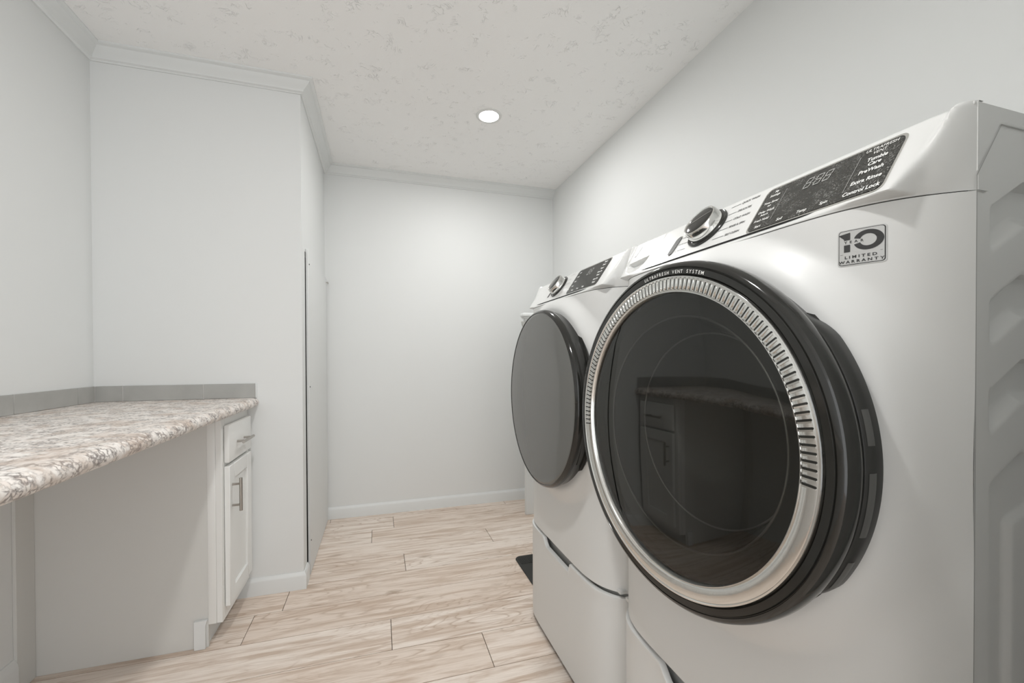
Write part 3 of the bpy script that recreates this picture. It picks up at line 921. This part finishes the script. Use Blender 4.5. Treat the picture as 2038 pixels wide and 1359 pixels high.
    XF = 0.0 if w else 0.012
    bm = bmesh.new()
    prof = [(0.529, 0.2940), (0.5245, 0.2968), (0.5242, 0.3065), (0.5270, 0.3080), (0.5270, 0.3088), (0.5252, 0.3098), (0.5262, 0.3140), (0.5310, 0.3185), (0.5400, 0.3205), (0.549, 0.3205),
            (0.556, 0.3190), (0.560, 0.3170), (0.562, 0.3120), (0.575, 0.3080), (0.600, 0.3060)]
    if not w:
        prof = [(0.5385, 0.2985), (0.5370, 0.3010), (0.5385, 0.3035), (0.5440, 0.3085), (0.5530, 0.3110), (0.562, 0.3100), (0.566, 0.3070), (0.580, 0.3040), (0.605, 0.3020)]
    lathe_x(bm, prof, cy, CZ, 200)
    door = obj('door', bm, M['black'], root, label=door_lab, recalc=True)
    if w:
        bm = bmesh.new()
        lathe_x(bm, [(0.533, 0.2625), (0.5262, 0.2635), (0.5236, 0.2648), (0.5236, 0.2660), (0.5252, 0.2670), (0.5238, 0.2684), (0.5222, 0.2760), (0.5220, 0.2880), (0.5228, 0.2893), (0.5212, 0.2906), (0.5216, 0.2930), (0.5250, 0.2943), (0.530, 0.2947)], cy, CZ, 200)
        ring = obj('chrome_ring', bm, M['ring'], door, label='wide chrome ring with vent slots over the upper half')
        # vent slots: raised black plates paint the openings' shade, chrome beads their bright edge
        bm = bmesh.new()
        a = math.radians(-3.0)   # near end, measured from the -y side over the top
        k = 0
        while True:
            ang = math.radians(-4.5 + k * 2.13)
            if ang > math.radians(187): break
            c, s = -math.cos(ang), math.sin(ang)       # start at the side nearest the camera
            rad = Vector((0, c, s)); tan = Vector((0, -s, c)) * (-1)
            for (off, hw, mi, xx) in ((0.0, 0.00165, 0, 0.5215), (-0.0028, 0.00125, 1, 0.5208)):
                top = []
                for i in range(14):
                    t = 2 * math.pi * i / 14
                    rr = hw * math.cos(t) + (0.0082 if math.cos(t) >= 0 else -0.0082)
                    tt = hw * math.sin(t)
                    p = Vector((0, cy, CZ)) + rad * (0.2785 + rr) + tan * (tt + off)
                    top.append(p)
                T_ = [bm.verts.new((xx, p.y, p.z)) for p in top]; B_ = [bm.verts.new((xx + 0.002, p.y, p.z)) for p in top]
                f = bm.faces.new(T_); f.material_index = mi
                for i in range(14):
                    f = bm.faces.new((T_[i], B_[i], B_[(i + 1) % 14], T_[(i + 1) % 14])); f.material_index = mi
            k += 1
        obj('vent_slots', bm, [M['black'], M['chrome']], ring, label='row of radial vent slots, their shade painted in black')
        # lettering around the rim
        bm = bmesh.new()
        s = 'ULTRAFRESH VENT SYSTEM'
        a0, a1 = math.atan2(1.236 - CZ, 0.723 - cy), math.atan2(1.2345 - CZ, 0.577 - cy)
        L_ = len(s)
        for i, ch in enumerate(s):
            if ch == ' ': continue
            an = a0 + (a1 - a0) * i / (L_ - 1)
            c, sn = math.cos(an), math.sin(an)
            P = text_shape(ch, 0.0116, 0.0001)
            er = Vector((0, c, sn)); et = Vector((0, -sn, c))   # reading direction: towards -y over the top
            put_polys(bm, P, lambda a_, b_: Vector((0.5238, cy, CZ)) + er * (0.3008 + b_ * 0.74) + et * (a_ * 0.8))
        obj('rim_lettering', bm, M['inkw'], door, label='white capital letters on the black rim')
        bm = bmesh.new()
        lathe_x(bm, [(0.5312, 0.2640), (0.5295, 0.240), (0.5285, 0.18), (0.5280, 0.09), (0.5280, 0.0)], cy, CZ, 160)
        face_out(obj('glass', bm, M['glass'], door))
        bm = bmesh.new()
        lathe_x(bm, [(0.545, 0.2640), (0.556, 0.255), (0.560, 0.225), (0.562, 0.2215), (0.566, 0.2195), (0.572, 0.217), (0.60, 0.205), (0.640, 0.188), (0.675, 0.165), (0.700, 0.13), (0.712, 0.07), (0.714, 0.0)], cy, CZ, 120)
        face_out(obj('bowl', bm, M['bowl'], door, label='smoked bowl behind the glass'))
        bm = bmesh.new()
        for rr, xx, th_ in ((0.2215, 0.561, 0.0022), (0.190, 0.628, 0.0020)):
            rings = []
            for i in range(100):
                a = 2 * math.pi * i / 100
                rings.append([bm.verts.new((xx + th_ * math.cos(b), cy + (rr + th_ * math.sin(b)) * math.cos(a), CZ + (rr + th_ * math.sin(b)) * math.sin(a))) for b in [2 * math.pi * j / 8 for j in range(8)]])
            for i in range(100):
                for j in range(8):
                    f = bm.faces.new((rings[i][j], rings[i][(j + 1) % 8], rings[(i + 1) % 100][(j + 1) % 8], rings[(i + 1) % 100][j])); f.smooth = True
        obj('bowl_arc_glints', bm, M['rimlight'], door)  # bright rings stand in for light refracted in the bowl
    else:
        bm = bmesh.new()
        lathe_x(bm, [(0.5390, 0.2987), (0.5380, 0.2975), (0.5375, 0.290), (0.5368, 0.20), (0.5364, 0.10), (0.5363, 0.0)], cy, CZ, 160)
        face_out(obj('glass', bm, M['glassd'], door))
    # hinge side cover
    bm = bmesh.new()
    if w:
        lathe_x(bm, [(0.562, 0.300), (0.562, 0.3165), (0.566, 0.3195), (0.578, 0.3205), (0.592, 0.319), (0.592, 0.300)], cy, CZ, 60, 0, math.radians(180 - 46), math.radians(180 + 44), cap=True, dr=lambda f: 0.016 * (1 - sstep(0.0, 0.16, min(f, 1 - f))))
        hg = obj('hinge_cover', bm, M['satin'], door)
        bm = bmesh.new()
        for a_, b_ in ((-14, -6), (0, 15), (22, 31)):
            lathe_x(bm, [(0.5655, 0.3196), (0.5700, 0.3206), (0.5740, 0.3210), (0.5770, 0.3206)], cy, CZ, 12, 0, math.radians(180 + a_), math.radians(180 + b_))
        obj('hinge_plate', bm, M['plate'], hg, label='grey plates on the hinge cover')
    else:
        box(bm, (0.560, cy - 0.322, CZ - 0.02), (0.590, cy - 0.300, CZ + 0.02), 0, 0.003, 2)
        obj('hinge', bm, M['chrome'], door)
    if w:   # the door stands slightly proud of its latch on the far side
        pv = Vector((0.575 - 0.97, -0.29, 0))
        door.matrix_local = Matrix.Translation(pv + Vector((0.004, 0, 0))) @ Matrix.Rotation(math.radians(1.7), 4, 'Z') @ Matrix.Translation(-pv)
    # rubber ring where the door meets the cabinet
    bm = bmesh.new(); lathe_x(bm, [(0.598, 0.309), (0.592, 0.312), (0.588, 0.300), (0.620, 0.272)], cy, CZ, 120)
    obj('gasket', bm, M['satin'], root)
    if w:
        # warranty badge
        by0, by1, bz0, bz1 = 0.3790, 0.4265, 1.2205, 1.2705
        fx = lambda y, z, l: (front_x(y - cy, z) - l, y, z)
        def bpatch(y0, y1, z0, z1, r, lift, mt, name, par):
            bm = surf_patch(fx, y0, y1, z0, z1, r, lift, 0.0008, 24)
            return obj(name, bm, mt, par)
        bd = bpatch(by0, by1, bz0, bz1, 0.004, 0.0006, M['badge'], 'warranty_badge', root)
        bd['label'] = 'silver 10 year limited warranty badge'
        bpatch(by0 + .0012, by1 - .0012, bz0 + .0012, bz1 - .0012, 0.0034, 0.0009, M['ink'], 'badge_border', bd)
        bpatch(by0 + .0020, by1 - .0020, bz0 + .0020, bz1 - .0020, 0.0030, 0.0012, M['badge'], 'badge_face', bd)
        bm = bmesh.new(); yc = (by0 + by1) / 2
        # numeral 1 and a heavy 0 cut by the word YEAR
        def strip(pts): bm.faces.new([bm.verts.new(fx(y, z, 0.0016)) for y, z in pts])
        strip([(yc + 0.0225, 1.2640), (yc + 0.0100, 1.2660), (yc + 0.0100, 1.2575), (yc + 0.0165, 1.2575)]); strip([(yc + 0.0165, 1.2575), (yc + 0.0100, 1.2575), (yc + 0.0100, 1.2560), (yc + 0.0165, 1.2560)])
        strip([(yc + 0.0165, 1.2495), (yc + 0.0100, 1.2495), (yc + 0.0100, 1.2395), (yc + 0.0165, 1.2395)])
        z0c, y0c = 1.2528, yc - 0.0075
        for i in range(40):
            t0, t1 = 2 * math.pi * i / 40, 2 * math.pi * (i + 1) / 40
            tm = (t0 + t1) / 2
            zc_m = z0c + 0.0110 * math.sin(tm); yc_m = y0c + 0.0120 * math.cos(tm)
            if 1.2495 < zc_m < 1.2560 and yc_m > y0c: continue
            strip([(y0c + 0.0142 * math.cos(t0), z0c + 0.0134 * math.sin(t0)), (y0c + 0.0142 * math.cos(t1), z0c + 0.0134 * math.sin(t1)),
                   (y0c + 0.0078 * math.cos(t1), z0c + 0.0080 * math.sin(t1)), (y0c + 0.0078 * math.cos(t0), z0c + 0.0080 * math.sin(t0))])
        def bw(sx, y, z, size, sp_=1.0, bold=0.0001):
            put_polys(bm, text_shape(sx, size, bold), lambda a, b: fx(y - a * sp_, z + b, 0.0016))
        bw('Y  E  A  R', yc + 0.0065, 1.2528, 0.0048)
        strip([(yc + 0.0205, 1.2368), (yc - 0.0205, 1.2368), (yc - 0.0205, 1.2364), (yc + 0.0205, 1.2364)])
        bw('L I M I T E D', yc, 1.2320, 0.0052, 1.15, 0.00015); bw('W A R R A N T Y', yc, 1.2258, 0.0052, 1.12, 0.00015)
        obj('badge_lettering', bm, M['ink'], bd)
    return root

def pedestal(cy, lab):
    root = thing('laundry_pedestal', (0.97, cy, 0), lab, 'pedestal')
    PX = 0.700
    bx = lambda d, p=8: 0.611 + (PX - 0.611) * min(1.0, abs(d) / HWID) ** p
    ZD = 0.398
    def topz(d):
        # notched grip in the drawer's top edge (d positive = far side)
        if d > 0.135 or d < -0.108: return ZD
        if d > 0.095: return ZD - 0.031 * sstep(0.135, 0.095, d) if False else ZD - 0.031 * (1 - sstep(0.095, 0.135, d))
        if d < -0.095: return ZD - 0.031 * sstep(-0.108, -0.095, d)
        return ZD - 0.031
    n = 150
    ds = [(-.5 + i / n) * 2 * HWID for i in range(n + 1)]
    bm = bmesh.new(); cols = []
    for d in ds:
        zt = topz(d); x = bx(d)
        zs = [0.021, 0.0225, 0.06, 0.14, 0.22, 0.30, 0.34, zt - 0.010, zt - 0.005, zt - 0.0015, zt, zt, zt - 0.004]
        xo = [0.002, 0.0, 0, 0, 0, 0, 0, 0, -0.0012, -0.0004, 0.003, 0.014, 0.016]
        cols.append([bm.verts.new((x + o, cy + d, z)) for z, o in zip(zs, xo)])
    for i in range(n):
        for j in range(len(cols[0]) - 1):
            f = bm.faces.new((cols[i][j], cols[i + 1][j], cols[i + 1][j + 1], cols[i][j + 1])); f.smooth = True
    # ends and inner face
    for c, s in ((cols[0], 1), (cols[-1], -1)):
        ext = [bm.verts.new((v.co.x + 0.02, v.co.y + s * 0.004, v.co.z)) for v in c]
        for j in range(len(c) - 1): bm.faces.new((c[j], c[j + 1], ext[j + 1], ext[j]))
    obj('drawer', bm, M['white'], root, recalc=False)
    bm = bmesh.new()
    for s in (-1, 1):
        ya = cy + s * (HWID - 0.001); yb = cy + s * (HWID - 0.014)
        box(bm, (PX + 0.004, min(ya, yb), 0.016), (1.262, max(ya, yb), ZB - 0.002), 0, 0.0015, 1)
    box(bm, (1.25, cy - HWID + 0.014, 0.016), (1.262, cy + HWID - 0.014, ZB - 0.002))
    obj('cabinet', bm, M['white'], root)
    # grey strip with the grip gap's shade painted into its colour, and the recessed plinth
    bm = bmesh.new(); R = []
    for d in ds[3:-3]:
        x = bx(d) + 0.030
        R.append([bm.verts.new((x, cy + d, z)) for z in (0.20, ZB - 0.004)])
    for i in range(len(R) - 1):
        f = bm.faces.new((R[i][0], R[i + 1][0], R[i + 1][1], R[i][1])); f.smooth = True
    obj('grip_recess', bm, M['scoop'], root, label='grip recess above the drawer, its shade painted in grey')
    bm = bmesh.new(); pts = [(bx(d, 8) + 0.020, cy + d * 0.975) for d in ds] + [(1.25, cy + HWID - 0.02), (1.25, cy - HWID + 0.02)]
    prism(bm, pts, 0.0005, 0.026, 'z')
    obj('plinth', bm, M['satin'], root)
    return root

WY, DY = 0.6750, 1.3805
pedestal(WY, 'white curved laundry pedestal with notched drawer under the washing machine')
pedestal(DY, 'white curved laundry pedestal with notched drawer under the dryer')
machine(WY, 'washer')
machine(DY, 'dryer')
